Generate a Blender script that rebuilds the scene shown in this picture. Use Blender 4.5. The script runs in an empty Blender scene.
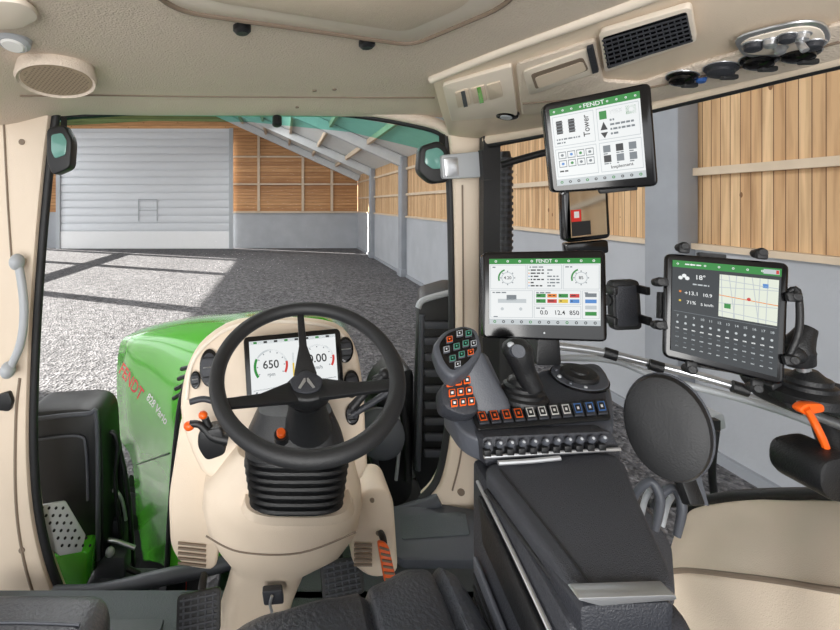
import bpy, bmesh, math, random
from mathutils import Vector, Matrix
random.seed(4)
F=450.0; CX=283.0; CY=204.0; H=2.9
CAM=Vector((0,0,H))
def V(u,v,d): return Vector(((u-CX)/F*d, d, H-(v-CY)/F*d))
def W(x,y,dz): return Vector((x,y,H+dz))
sc=bpy.context.scene
try:
    sc.view_settings.view_transform='Standard'
except Exception: pass

# ---------------------------------------------------------------- materials
def lin(c):
    o=[]
    for x in c:
        x=x/255.0
        o.append(x/12.92 if x<=0.04045 else ((x+0.055)/1.055)**2.4)
    return (o[0],o[1],o[2],1)
def mat(name,col,rough=.5,metal=0,bump=0,bscale=100,var=0,vscale=5,emit=0,coat=0,spec=.5):
    m=bpy.data.materials.new(name); m.use_nodes=True
    nt=m.node_tree; b=nt.nodes['Principled BSDF']
    b.inputs['Roughness'].default_value=rough
    b.inputs['Metallic'].default_value=metal
    b.inputs['Specular IOR Level'].default_value=.2 if emit else spec
    if coat: b.inputs['Coat Weight'].default_value=coat; b.inputs['Coat Roughness'].default_value=.08
    tc=nt.nodes.new('ShaderNodeTexCoord')
    base=lin(col)
    if emit:
        b.inputs['Emission Color'].default_value=base; b.inputs['Emission Strength'].default_value=emit
        base=(.02,.02,.02,1)
    if bump:
        n=nt.nodes.new('ShaderNodeTexNoise'); n.inputs['Scale'].default_value=bscale; n.inputs['Detail'].default_value=3
        nt.links.new(tc.outputs['Object'],n.inputs['Vector'])
        bp=nt.nodes.new('ShaderNodeBump'); bp.inputs['Strength'].default_value=bump; bp.inputs['Distance'].default_value=.004
        nt.links.new(n.outputs['Fac'],bp.inputs['Height']); nt.links.new(bp.outputs['Normal'],b.inputs['Normal'])
    n2=nt.nodes.new('ShaderNodeTexNoise'); n2.inputs['Scale'].default_value=vscale; n2.inputs['Detail'].default_value=4
    nt.links.new(tc.outputs['Object'],n2.inputs['Vector'])
    mx=nt.nodes.new('ShaderNodeMixRGB'); mx.blend_type='MULTIPLY'; mx.inputs['Fac'].default_value=max(var,.04)
    mx.inputs['Color1'].default_value=base
    nt.links.new(n2.outputs['Fac'],mx.inputs['Color2'])
    nt.links.new(mx.outputs['Color'],b.inputs['Base Color'])
    return m
beige=mat('beige_plastic',(229,212,191),.45,bump=.25,bscale=500,var=.05)
beige2=mat('beige_headliner',(232,217,200),.7,bump=1.0,bscale=230,var=.08)
beigeL=mat('beige_light_trim',(240,228,212),.4)
beigeD=mat('beige_shadow_gap',(132,116,100),.7)
black=mat('black_plastic',(24,25,27),.42,bump=.3,bscale=400)
blackR=mat('black_rubber',(30,31,33),.55,bump=.2,bscale=300)
gloss=mat('black_gloss',(9,9,11),.15)
dark=mat('dark_grey_plastic',(48,50,56),.45,bump=.4,bscale=350)
dark2=mat('slate_grey_plastic',(74,77,84),.45,bump=.2,bscale=350)
pad=mat('armrest_soft_grey',(60,62,68),.55,bump=.6,bscale=700)
leather=mat('seat_leather',(60,63,70),.42,bump=.6,bscale=150,var=.1)
matF=mat('floor_mat_grey',(84,90,94),.7,bump=.6,bscale=200,var=.2)
silver=mat('silver_metal',(205,207,210),.28,.8)
lgrey=mat('light_grey_plastic',(176,180,184),.4)
white=mat('white_plastic',(235,235,232),.4)
orange=mat('orange_plastic',(238,98,24),.35)
green=mat('green_paint',(84,186,46),.2,coat=.8,var=.03)
greenD=mat('green_paint_dark',(20,80,24),.4)
red=mat('red_lettering',(225,40,30),.4)
steel=mat('perforated_step_metal',(205,207,210),.45,.2)
concr=mat('concrete',(186,189,194),.9,bump=.6,bscale=20,var=.3,vscale=1.2)
concrC=mat('concrete_column',(162,166,172),.9,bump=.5,bscale=25,var=.3,vscale=2)
tyre=mat('tyre_rubber',(26,26,28),.8,bump=.5,bscale=60)
doorM=mat('sectional_door_grey',(226,229,233),.5)
doorW=mat('sectional_door_glare',(252,252,252),.5)  # overexposed glare at the door foot, put into the base colour
timber=mat('timber_beam',(224,204,178),.7,bump=.3,bscale=20,var=.3,vscale=4)
roofM=mat('roof_sheet',(232,234,232),.8,var=.12)
roofB=mat('roof_rafter',(214,218,220),.8,var=.15)
grille=mat('speaker_grille',(176,157,134),.8)
lens=mat('lamp_lens',(110,160,150),.1)
ledW=mat('screen_white',(240,243,243),.3,emit=.93)
ledG=mat('screen_green',(34,140,54),.3,emit=.9)
ledK=mat('screen_dark',(38,46,52),.3,emit=.8)
ledg=mat('screen_grey',(120,128,134),.3,emit=.9)
ledg2=mat('screen_lightgrey',(196,203,206),.3,emit=.93)
ledB=mat('screen_black',(28,32,38),.3,emit=.6)
ledO=mat('screen_orange',(238,136,36),.3,emit=.9)
ledY=mat('screen_yellow',(232,200,60),.3,emit=.9)
ledR=mat('screen_red',(210,50,44),.3,emit=.9)
ledBl=mat('screen_blue',(80,140,210),.3,emit=.9)
ledM=mat('screen_map',(232,238,222),.3,emit=.92)
ledT=mat('led_teal',(80,185,150),.3,emit=.6)
mirrorM=mat('mirror_glass',(215,220,222),.05,1)

def boards(name,axis,w,cols,gap=.06,scale=(1,1,1)):
    m=bpy.data.materials.new(name); m.use_nodes=True; nt=m.node_tree; N=nt.nodes; L=nt.links
    b=N['Principled BSDF']; b.inputs['Roughness'].default_value=.75
    tc=N.new('ShaderNodeTexCoord'); sp=N.new('ShaderNodeSeparateXYZ'); L.new(tc.outputs['Object'],sp.inputs[0])
    dv=N.new('ShaderNodeMath'); dv.operation='DIVIDE'; dv.inputs[1].default_value=w; L.new(sp.outputs[axis],dv.inputs[0])
    fl=N.new('ShaderNodeMath'); fl.operation='FLOOR'; L.new(dv.outputs[0],fl.inputs[0])
    fr=N.new('ShaderNodeMath'); fr.operation='FRACT'; L.new(dv.outputs[0],fr.inputs[0])
    wn=N.new('ShaderNodeTexWhiteNoise'); wn.noise_dimensions='1D'; L.new(fl.outputs[0],wn.inputs['W'])
    cr=N.new('ShaderNodeValToRGB'); L.new(wn.outputs['Value'],cr.inputs[0])
    cr.color_ramp.elements[0].color=lin(cols[0]); cr.color_ramp.elements[1].color=lin(cols[1])
    mp=N.new('ShaderNodeMapping'); mp.inputs['Scale'].default_value=scale; L.new(tc.outputs['Object'],mp.inputs[0])
    ns=N.new('ShaderNodeTexNoise'); ns.inputs['Scale'].default_value=3; ns.inputs['Detail'].default_value=6; L.new(mp.outputs[0],ns.inputs['Vector'])
    r2=N.new('ShaderNodeValToRGB'); r2.color_ramp.elements[0].position=.3; r2.color_ramp.elements[0].color=(.5,.42,.35,1); r2.color_ramp.elements[1].position=.58
    L.new(ns.outputs['Fac'],r2.inputs[0])
    mx=N.new('ShaderNodeMixRGB'); mx.blend_type='MULTIPLY'; mx.inputs[0].default_value=.65; L.new(cr.outputs[0],mx.inputs[1]); L.new(r2.outputs[0],mx.inputs[2])
    mp2=N.new('ShaderNodeMapping'); mp2.inputs['Scale'].default_value=(2.5,2.5,1.4); L.new(tc.outputs['Object'],mp2.inputs[0])
    vo=N.new('ShaderNodeTexVoronoi'); vo.inputs['Scale'].default_value=1.6; L.new(mp2.outputs[0],vo.inputs['Vector'])
    kn=N.new('ShaderNodeMath'); kn.operation='LESS_THAN'; kn.inputs[1].default_value=.09; L.new(vo.outputs['Distance'],kn.inputs[0])
    m3=N.new('ShaderNodeMixRGB'); L.new(kn.outputs[0],m3.inputs[0]); L.new(mx.outputs[0],m3.inputs[1]); m3.inputs[2].default_value=lin((130,92,60))
    lt=N.new('ShaderNodeMath'); lt.operation='LESS_THAN'; lt.inputs[1].default_value=gap; L.new(fr.outputs[0],lt.inputs[0])
    m2=N.new('ShaderNodeMixRGB'); L.new(lt.outputs[0],m2.inputs[0]); L.new(m3.outputs[0],m2.inputs[1]); m2.inputs[2].default_value=lin((112,82,56))
    L.new(m2.outputs[0],b.inputs['Base Color'])
    return m
woodH=boards('wood_boards_horizontal','Z',.22,((184,132,86),(212,162,112)),.1,(.3,1,6))
woodV=boards('wood_boards_vertical','Y',.11,((200,160,116),(228,194,150)),.08,(1,6,.35))

def gravelmat():
    m=bpy.data.materials.new('gravel'); m.use_nodes=True; nt=m.node_tree; N=nt.nodes; L=nt.links
    b=N['Principled BSDF']; b.inputs['Roughness'].default_value=.95
    tc=N.new('ShaderNodeTexCoord')
    vo=N.new('ShaderNodeTexVoronoi'); vo.inputs['Scale'].default_value=22; L.new(tc.outputs['Object'],vo.inputs['Vector'])
    ns=N.new('ShaderNodeTexNoise'); ns.inputs['Scale'].default_value=.5; ns.inputs['Detail'].default_value=8; L.new(tc.outputs['Object'],ns.inputs['Vector'])
    n3=N.new('ShaderNodeTexNoise'); n3.inputs['Scale'].default_value=5; n3.inputs['Detail'].default_value=9; n3.inputs['Roughness'].default_value=.7; L.new(tc.outputs['Object'],n3.inputs['Vector'])
    r=N.new('ShaderNodeValToRGB'); r.color_ramp.elements[0].color=lin((62,62,68)); r.color_ramp.elements[1].color=lin((168,166,168))
    L.new(vo.outputs['Color'],r.inputs[0])
    r2=N.new('ShaderNodeValToRGB'); r2.color_ramp.elements[0].position=.4; r2.color_ramp.elements[0].color=(.38,.38,.38,1); r2.color_ramp.elements[1].position=.6
    L.new(n3.outputs['Fac'],r2.inputs[0])
    mx=N.new('ShaderNodeMixRGB'); mx.blend_type='MULTIPLY'; mx.inputs[0].default_value=.85; L.new(r.outputs[0],mx.inputs[1]); L.new(r2.outputs[0],mx.inputs[2])
    mx2=N.new('ShaderNodeMixRGB'); mx2.blend_type='MULTIPLY'; mx2.inputs[0].default_value=.5; L.new(mx.outputs[0],mx2.inputs[1]); L.new(ns.outputs['Fac'],mx2.inputs[2])
    L.new(mx2.outputs[0],b.inputs['Base Color'])
    bp=N.new('ShaderNodeBump'); bp.inputs['Strength'].default_value=.9; bp.inputs['Distance'].default_value=.04
    L.new(vo.outputs['Distance'],bp.inputs['Height']); L.new(bp.outputs['Normal'],b.inputs['Normal'])
    return m
gravel=gravelmat()
def tint(name,col,gl=.05):
    m=bpy.data.materials.new(name); m.use_nodes=True; nt=m.node_tree
    nt.nodes.remove(nt.nodes['Principled BSDF']); o=nt.nodes['Material Output']
    t=nt.nodes.new('ShaderNodeBsdfTransparent'); t.inputs[0].default_value=lin(col)
    g=nt.nodes.new('ShaderNodeBsdfGlossy'); g.inputs['Roughness'].default_value=.05
    mx=nt.nodes.new('ShaderNodeMixShader'); mx.inputs[0].default_value=gl
    nt.links.new(t.outputs[0],mx.inputs[1]); nt.links.new(g.outputs[0],mx.inputs[2]); nt.links.new(mx.outputs[0],o.inputs[0])
    return m
glassT=tint('clear_glass',(252,253,253),.001)
glassG=tint('green_sun_strip_glass',(160,240,222),.03)

# ---------------------------------------------------------------- geometry helpers
def rnd(pts,r,n=4):
    out=[];k=len(pts)
    for i in range(k):
        p=pts[i];a=pts[i-1];b=pts[(i+1)%k]
        ra=min(r,(a-p).length*.45); rb=min(r,(b-p).length*.45)
        A=p+(a-p).normalized()*ra; B=p+(b-p).normalized()*rb
        for j in range(n+1):
            t=j/n; out.append(A*(1-t)**2+p*2*t*(1-t)+B*t*t)
    return out
def cat(pts,n=6,closed=False):
    out=[];k=len(pts)
    rng=range(k) if closed else range(k-1)
    for i in rng:
        p0=pts[(i-1)%k] if (closed or i>0) else pts[0]
        p1=pts[i];p2=pts[(i+1)%k]
        p3=pts[(i+2)%k] if (closed or i+2<k) else pts[-1]
        for j in range(n):
            t=j/n
            out.append(.5*((2*p1)+(-p0+p2)*t+(2*p0-5*p1+4*p2-p3)*t*t+(-p0+3*p1-3*p2+p3)*t**3))
    if not closed: out.append(pts[-1].copy())
    return out
class Pl:
    def __init__(s,a,b,c):
        s.o=a; n=(b-a).cross(c-a).normalized()
        if n.dot(CAM-a)<0: n=-n
        s.n=n
    def hit(s,u,v,off=0):
        d=V(u,v,1)-CAM; t=(s.o-CAM).dot(s.n)/d.dot(s.n)
        return CAM+d*t+s.n*off
    def pts(s,l,off=0): return [s.hit(u,v,off) for u,v in l]
class Quad:
    def __init__(s,tl,tr,br,bl):
        s.tl,s.tr,s.br,s.bl=tl,tr,br,bl
        n=(tr-tl).cross(bl-tl).normalized()
        if n.dot(CAM-tl)<0: n=-n
        s.n=n
    def pt(s,a,b,off=0):
        return (s.tl*(1-a)+s.tr*a)*(1-b)+(s.bl*(1-a)+s.br*a)*b+s.n*off
class MB:
    def __init__(s,name): s.name=name; s.bm=bmesh.new(); s.mats=[]
    def mi(s,m):
        if m not in s.mats: s.mats.append(m)
        return s.mats.index(m)
    def take(s,bm,m,bev=0,seg=2):
        if bev>0:
            bmesh.ops.recalc_face_normals(bm,faces=bm.faces)
            ed=[e for e in bm.edges if len(e.link_faces)==2 and e.calc_face_angle(0)>.5]
            if ed: bmesh.ops.bevel(bm,geom=ed,offset=bev,offset_type='OFFSET',segments=seg,profile=.5,affect='EDGES',clamp_overlap=True)
        i=s.mi(m); vm={v:s.bm.verts.new(v.co) for v in bm.verts}
        for f in bm.faces:
            try:
                nf=s.bm.faces.new([vm[v] for v in f.verts]); nf.material_index=i
            except Exception: pass
        bm.free()
    def prism(s,pts,ext,m,bev=0,seg=2):
        bm=bmesh.new(); a=[bm.verts.new(p) for p in pts]; b=[bm.verts.new(p+ext) for p in pts]; n=len(pts)
        bm.faces.new(a); bm.faces.new(b[::-1])
        for i in range(n): bm.faces.new([a[i],b[i],b[(i+1)%n],a[(i+1)%n]])
        bmesh.ops.recalc_face_normals(bm,faces=bm.faces)
        s.take(bm,m,bev,seg)
    def box(s,c,size,m,rot=None,bev=0,seg=2):
        bm=bmesh.new(); bmesh.ops.create_cube(bm,size=1)
        M=Matrix.Translation(c)@(rot.to_4x4() if rot else Matrix.Identity(4))@Matrix.Diagonal((*size,1))
        bmesh.ops.transform(bm,matrix=M,verts=bm.verts); s.take(bm,m,bev,seg)
    def beam(s,a,b,w,h,m,up=Vector((0,0,1)),bev=0):
        d=b-a; z=d.normalized(); x=up.cross(z)
        if x.length<1e-4: x=Vector((1,0,0))
        x.normalize(); y=z.cross(x); R=Matrix((x,y,z)).transposed()
        s.box((a+b)/2,(w,h,d.length),m,R,bev)
    def cyl(s,a,b,r1,r2,m,n=24,bev=0):
        s.lathe(a,b-a,[(r1,0),(r2,(b-a).length)],m,n,bev)
    def lathe(s,o,ax,prof,m,n=24,bev=0,cap=True):
        z=ax.normalized(); x=z.orthogonal().normalized(); y=z.cross(x)
        bm=bmesh.new(); rings=[]
        for r,h in prof:
            rings.append([bm.verts.new(o+z*h+(x*math.cos(2*math.pi*i/n)+y*math.sin(2*math.pi*i/n))*max(r,1e-5)) for i in range(n)])
        for a,b in zip(rings,rings[1:]):
            for i in range(n): bm.faces.new([a[i],a[(i+1)%n],b[(i+1)%n],b[i]])
        if cap: bm.faces.new(rings[0][::-1]); bm.faces.new(rings[-1])
        s.take(bm,m,bev)
    def tube(s,pts,r,m,n=10,sm=6,closed=False,flat=1.0):
        P=cat(pts,sm,closed) if sm else pts
        k=len(P)
        rr=r if isinstance(r,(list,tuple)) else None
        bm=bmesh.new(); rings=[]; px=None
        for i in range(k):
            if closed: t=P[(i+1)%k]-P[i-1]
            else: t=P[min(i+1,k-1)]-P[max(i-1,0)]
            t.normalize()
            if px is None: px=t.orthogonal().normalized()
            px=(px-t*px.dot(t)).normalized(); py=t.cross(px)
            if rr:
                f=i/(k-1)*(len(rr)-1); j=min(int(f),len(rr)-2); R=rr[j]*(1-(f-j))+rr[j+1]*(f-j)
            else: R=r
            rings.append([bm.verts.new(P[i]+(px*math.cos(2*math.pi*q/n)+py*math.sin(2*math.pi*q/n)*flat)*R) for q in range(n)])
        rg=range(k) if closed else range(k-1)
        for i in rg:
            a=rings[i];b=rings[(i+1)%k]
            for q in range(n): bm.faces.new([a[q],a[(q+1)%n],b[(q+1)%n],b[q]])
        if not closed: bm.faces.new(rings[0][::-1]); bm.faces.new(rings[-1])
        s.take(bm,m)
    def loft(s,rings,m,closed=True,caps=True,bev=0):
        bm=bmesh.new(); R=[[bm.verts.new(p) for p in r] for r in rings]; n=len(R[0])
        for a,b in zip(R,R[1:]):
            for i in range(n if closed else n-1): bm.faces.new([a[i],a[(i+1)%n],b[(i+1)%n],b[i]])
        if closed and caps: bm.faces.new(R[0][::-1]); bm.faces.new(R[-1])
        bmesh.ops.recalc_face_normals(bm,faces=bm.faces)
        s.take(bm,m,bev)
    def ell(s,c,r,m,rot=None,n=20):
        bm=bmesh.new(); bmesh.ops.create_uvsphere(bm,u_segments=n,v_segments=n//2,radius=1)
        M=Matrix.Translation(c)@(rot.to_4x4() if rot else Matrix.Identity(4))@Matrix.Diagonal((*r,1))
        bmesh.ops.transform(bm,matrix=M,verts=bm.verts); s.take(bm,m)
    def face(s,pts,m):
        i=s.mi(m); f=s.bm.faces.new([s.bm.verts.new(p) for p in pts]); f.material_index=i
    def qr(s,Q,a0,b0,a1,b1,m,off=.0012):
        s.face([Q.pt(a0,b0,off),Q.pt(a0,b1,off),Q.pt(a1,b1,off),Q.pt(a1,b0,off)],m)
    def qa(s,Q,a,b,r0,r1,t0,t1,m,off=.0012,n=20):
        k=(Q.tr-Q.tl).length/(Q.bl-Q.tl).length
        def p(r,t):
            t=math.radians(t); return Q.pt(a+r*math.cos(t),b-r*k*math.sin(t),off)
        for i in range(n):
            A=t0+(t1-t0)*i/n;B=t0+(t1-t0)*(i+1)/n
            if r0<=0: s.face([Q.pt(a,b,off),p(r1,A),p(r1,B)],m)
            else: s.face([p(r0,A),p(r1,A),p(r1,B),p(r0,B)],m)
    def qbox(s,Q,a0,b0,a1,b1,m,w=.006,off=.0016):
        s.qr(Q,a0,b0,a1,b0+w,m,off); s.qr(Q,a0,b1-w,a1,b1,m,off); s.qr(Q,a0,b0,a0+w*.7,b1,m,off); s.qr(Q,a1-w*.7,b0,a1,b1,m,off)
    def qlines(s,Q,a0,b0,a1,rows,dy,m,h=.014,off=.0016):
        for r in range(rows):
            a=a0
            while a<a1-.01:
                w=random.uniform(.012,.05); e=min(a+w,a1)
                s.qr(Q,a,b0+r*dy,e,b0+r*dy+h,m,off); a=e+.01
                if random.random()<.25: break
    def txt(s,o,x,y,st,h,m,align='CENTER',ext=0):
        cu=bpy.data.curves.new('t','FONT'); cu.body=st; cu.size=1; cu.align_x=align; cu.align_y='CENTER'; cu.resolution_u=3; cu.offset=.012
        ob=bpy.data.objects.new('t',cu); sc.collection.objects.link(ob)
        bpy.context.view_layer.update()
        me=bpy.data.meshes.new_from_object(ob.evaluated_get(bpy.context.evaluated_depsgraph_get()))
        bm=bmesh.new(); bm.from_mesh(me)
        x=x.normalized(); y=(y-x*y.dot(x)).normalized(); z=x.cross(y)
        M=Matrix.Translation(o)@Matrix((x,y,z)).transposed().to_4x4()@Matrix.Scale(h,4)
        bmesh.ops.transform(bm,matrix=M,verts=bm.verts); s.take(bm,m)
        bpy.data.objects.remove(ob); bpy.data.meshes.remove(me)
    def qt(s,Q,a,b,st,h,m,off=.0018,align='CENTER',rot=False):
        x=Q.tr-Q.tl; y=Q.tl-Q.bl
        if rot: x,y=y,-x
        s.txt(Q.pt(a,b,off),x,y,st,h*(Q.bl-Q.tl).length,m,align)
    def done(s,sub=0,ang=38):
        me=bpy.data.meshes.new(s.name); 
        s.bm.normal_update(); s.bm.to_mesh(me); s.bm.free()
        for m in s.mats: me.materials.append(m)
        ob=bpy.data.objects.new(s.name,me); sc.collection.objects.link(ob)
        for p in me.polygons: p.use_smooth=True
        me.set_sharp_from_angle(angle=math.radians(ang))
        c=sum((v.co for v in me.vertices),Vector())/max(1,len(me.vertices))
        me.transform(Matrix.Translation(-c)); ob.location=c
        return ob
def child(o,p):
    bpy.context.view_layer.update()
    o.parent=p; o.matrix_parent_inverse=p.matrix_world.inverted()

# ================================================================ BARN
D=29.6; XR=4.9; XL=-16.0; XRI=-9.0; ZE=4.8; SL=.46; ZR=ZE+SL*(XR-XRI); ZL=ZR-SL*(XRI-XL)
Y0=-9.0
b=MB('floor'); 
b.face([Vector((-60,-30,0)),Vector((40,-30,0)),Vector((40,60,0)),Vector((-60,60,0))],gravel); b.done()
b=MB('wall_back')
dx0,dx1=(62-CX)/F*D,(232-CX)/F*D
zc=2.37
for x0,x1 in ((XL,dx0),(dx1,XR)):
    b.box(Vector(((x0+x1)/2,D+.15,zc/2)),(x1-x0,.3,zc),concr)
def rz(x): return ZR-SL*abs(x-XRI)
def gable(x0,x1,z0):
    xs=[x0]+([XRI] if x0<XRI<x1 else [])+[x1]
    pts=[Vector((x0,D,z0)),Vector((x1,D,z0))]+[Vector((x,D,rz(x))) for x in xs[::-1]]
    b.prism(pts,Vector((0,.2,0)),woodH)
gable(XL,dx0,zc); gable(dx1,XR,zc); gable(dx0,dx1,7.7)
b.beam(Vector((dx1,D-.1,zc)),Vector((XR,D-.1,zc)),.12,.12,timber)
for x in (-1.6,1.3,3.2): b.box(Vector((x,D-.08,(zc+rz(x))/2)),(.16,.16,rz(x)-zc),timber)
b.beam(Vector((dx1,D-.1,4.2)),Vector((XR,D-.1,4.2)),.2,.1,timber)
b.beam(Vector((dx1,D-.1,6.0)),Vector((XR-2.7,D-.1,6.0)),.12,.1,timber)
b.beam(Vector((XR,D-.12,ZE-.25)),Vector((dx1,D-.12,rz(dx1)-.25)),.3,.3,roofB)
b.done()
b=MB('door_1'); dy=-.45
n=13; hh=(7.6-1.15)/n
b.box(Vector(((dx0+dx1)/2,D+.12+dy,3.9)),(dx1-dx0,.05,7.8),doorM)
for i in range(n):
    z=1.15+hh*(i+.5); b.box(Vector(((dx0+dx1)/2,D+.05+dy,z)),(dx1-dx0-.1,.08,hh*.84),doorM,bev=.03)
b.box(Vector(((dx0+dx1)/2,D+.03+dy,.57)),(dx1-dx0-.1,.1,1.1),doorW)  # whitened panel stands in for the bright light along the door bottom
xx=(150-CX)/F*D
for p,q in (((xx-.6,1.8),(xx-.6,3.2)),((xx+.6,1.8),(xx+.6,3.2)),((xx-.6,3.2),(xx+.6,3.2)),((xx-.6,2.5),(xx+.6,2.5))):
    b.beam(Vector((p[0],D-.02+dy,p[1])),Vector((q[0],D-.02+dy,q[1])),.05,.05,lgrey,up=Vector((0,1,0)))
for x in (dx0,dx1): b.box(Vector((x,D-.03+dy,3.9)),(.25,.15,7.8),lgrey)
b.done()
b=MB('wall_right')
b.box(Vector((XR+.15,(D+Y0)/2+.2,zc/2)),(.3,D-Y0+.4,zc),concr)
b.box(Vector((XR+.2,(D+Y0)/2+.2,(zc+ZE+.1)/2)),(.3,D-Y0+.4,ZE-zc+.1),woodV)
b.box(Vector((XR+.05,(D+Y0)/2,zc+.03)),(.2,D-Y0,.07),timber)
b.box(Vector((XR+.05,(D+Y0)/2,3.28)),(.16,D-Y0,.09),timber)
b.box(Vector((XR+.05,(D+Y0)/2,4.3)),(.16,D-Y0,.09),timber)
b.box(Vector((XR+.05,(D+Y0)/2,.06)),(.2,D-Y0,.12),concrC)
b.done()
ys=[-6.9+6.25*i for i in range(0,6)]
for y in ys:
    b=MB('barn_column'); b.box(Vector((XR-.08,y,ZE/2)),(.26,.5,ZE),concrC,bev=.03)
    b.box(Vector((XR-.08,y,.15)),(.34,.6,.3),concrC,bev=.02); b.done()
for y in ys+[29.0]:
    b=MB('barn_column'); b.box(Vector((XL,y,ZL/2)),(.5,.5,ZL),concrC,bev=.03)
    b.box(Vector((XL,y,.15)),(.6,.6,.3),concrC,bev=.02); b.done()
b=MB('added_shadow_girt')
b.box(Vector((XL-.38,(D+Y0)/2,3.9)),(.2,D-Y0,.5),timber)  # unseen beam, added to throw long shadow bands across the gravel
b.done()
b=MB('ceiling')
b.prism([Vector((XR+.5,Y0,ZE-.23)),Vector((XRI,Y0,ZR)),Vector((XL-.5,Y0,ZL-.23)),Vector((XL-.5,Y0,ZL-.08)),Vector((XRI,Y0,ZR+.15)),Vector((XR+.5,Y0,ZE-.08))],Vector((0,D-Y0+.5,0)),roofM)
for y in ys+[29.0]:
    b.beam(Vector((XR,y,ZE-.25)),Vector((XRI,y,ZR-.25)),.28,.4,roofB)
    b.beam(Vector((XL,y,ZL-.25)),Vector((XRI,y,ZR-.25)),.28,.4,roofB)
for i in range(1,10):
    x=XR-i*1.5; b.beam(Vector((x,Y0,rz(x)-.12)),Vector((x,D,rz(x)-.12)),.12,.2,timber)
b.done()

# ================================================================ TRACTOR outside
b=MB('tractor_hood')
def sec(l,d): return [V(u,v,d) for u,v in l]
A=[(168,568),(172,500),(177,440),(184,392),(202,352),(226,333),(262,323),(335,323),(350,400),(350,560)]
B=[(138,562),(136,505),(131,458),(119,432),(118,356),(133,333),(195,318),(335,315),(352,400),(350,560)]
C=[(170,420),(165,410),(160,400),(155,380),(152,350),(160,329),(205,315),(320,314),(335,330),(335,420)]
ra=cat(sec(A,1.95),5); rb=cat(sec(B,2.5),5); rc=cat(sec(C,3.7),5)
rings=[]
for t in (0,.25,.5,.75,1): rings.append([p*(1-t)+q*t+Vector((0,0,.02*math.sin(math.pi*t))) for p,q in zip(ra,rb)])
for t in (.15,.5,1): rings.append([p*(1-t)+q*t for p,q in zip(rb,rc)])
b.loft(rings,green,closed=True)
b.tube([p+Vector((-.004,-.004,.004)) for p in ra[:32]],.012,black,8,sm=0)
def hs(i,t,off=.012):
    p=ra[i]*(1-t)+rb[i]*t; return p+(CAM-p).normalized()*off
for k in range(4):
    i=15+k; b.tube([hs(i,.04),hs(i,.13)],.009,black,6,sm=0)
b.tube([hs(9,.12,.006),hs(9,.5,.006),hs(9,.9,.006)],.004,greenD,6)
xd=V(168,420,2.1)-V(124,360,2.45); yd=Vector((.35,.1,1))
b.txt(hs(18,.78,.035),xd,yd,'FENDT',.085,red)
b.txt(hs(15,.36,.03),xd,yd,'828 Vario',.05,white)
b.done()

chassis=MB('tractor_chassis'); b=chassis
b.box(Vector((0,1.0,.95)),(.6,3.2,.5),dark,bev=.05)
b.box(Vector((-.75,1.0,1.0)),(.5,1.0,.75),black,bev=.1)
b.box(Vector((.75,1.0,1.0)),(.5,1.0,.75),black,bev=.1)
b.cyl(Vector((-1.4,-.35,1.0)),Vector((1.6,-.35,1.0)),.12,.12,dark)
b.cyl(Vector((-1.0,2.9,.72)),Vector((1.0,2.9,.72)),.1,.1,dark)
b.box(Vector((0,2.9,.95)),(.5,1.4,.4),dark,bev=.05)
for x,z in ((-.5,1.45),(.5,1.45)):
    b.box(Vector((x,.5,z)),(.15,1.8,.2),dark)
chassis=b.done()
def wheel(x,y,r,w):
    b=MB('tractor_tyre'); ax=Vector((1,0,0)); o=Vector((x-w/2,y,r))
    b.lathe(o,ax,[(r*.55,0),(r*.8,-.01),(r*.93,.03),(r*.96,w*.5),(r*.93,w-.03),(r*.8,w+.01),(r*.55,w)],tyre,40)
    b.lathe(o,ax,[(.08,w*.3),(r*.3,w*.25),(r*.56,-.005),(r*.58,w*.5),(r*.56,w+.005),(r*.3,w*.7),(.08,w*.7)],red,40)
    for i in range(22):
        for s_ in (0,1):
            a=2*math.pi*(i+.5*s_)/22; R=Matrix.Rotation(a,3,'X')@Matrix.Rotation(.6 if s_ else -.6,3,'Z')
            b.box(Vector((x+(w*.23 if s_ else -w*.23),y,r))+Matrix.Rotation(a,3,'X')@Vector((0,r*.965,0)),(w*.5,r*.07,.06),tyre,R)
    child(b.done(),chassis)
wheel(1.55,-.35,1.0,.6); wheel(-1.55,-.35,1.0,.6); wheel(.74,2.9,.66,.38); wheel(-.74,2.9,.66,.38)

b=MB('access_step_assembly')
d=1.95
b.prism(rnd(sec([(20,412),(88,408),(101,418),(104,470),(104,570),(60,585),(25,560)],d),.05),Vector((0,.22,0)),black,.02)
b.tube(sec([(28,420),(86,414),(97,424),(98,560)],d-.01),.010,dark2)
b.tube(sec([(34,440),(78,436),(86,450),(88,500)],d-.01),.006,dark2)
P=Pl(V(38,505,1.72),V(70,500,1.8),V(48,558,1.7))
b.prism(P.pts([(36,506),(66,501),(86,535),(82,552),(60,556),(38,540)]),-P.n*.02,steel,.004)
for i in range(6):
    for j in range(5):
        u=42+j*7+i*4; v=508+i*7.5
        if u<38+ (v-501)*.6+26: b.lathe(P.hit(u,v,.001),P.n,[(.006,0),(.005,.001)],black,8)
b.prism(rnd(sec([(48,558),(88,550),(86,590),(60,598)],1.85),.03),Vector((0,.1,0)),green,.01)
b.tube(sec([(38,498),(39,520),(41,544)],1.7),.007,orange)
b.done()
b=MB('hydraulic_hose_bundle')
for i,(du,r) in enumerate(((0,.016),(5,.012),(-6,.01))):
    b.tube(sec([(104,440),(112,432),(118,445),(121+du,480),(126+du,530),(128+du,575)],2.1-.03*i),r,black)
b.tube(sec([(95,470),(112,500),(130,510)],2.1),.015,blackR)
b.tube(sec([(106,500),(114,490),(122,500),(126,520)],2.05),.008,silver)
b.box(V(118,528,2.1),(.1,.1,.14),dark,bev=.02); b.box(V(113,560,2.0),(.14,.1,.1),dark2,bev=.02)
b.tube(sec([(90,545),(110,540),(135,548)],2.0),.01,silver)
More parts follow.
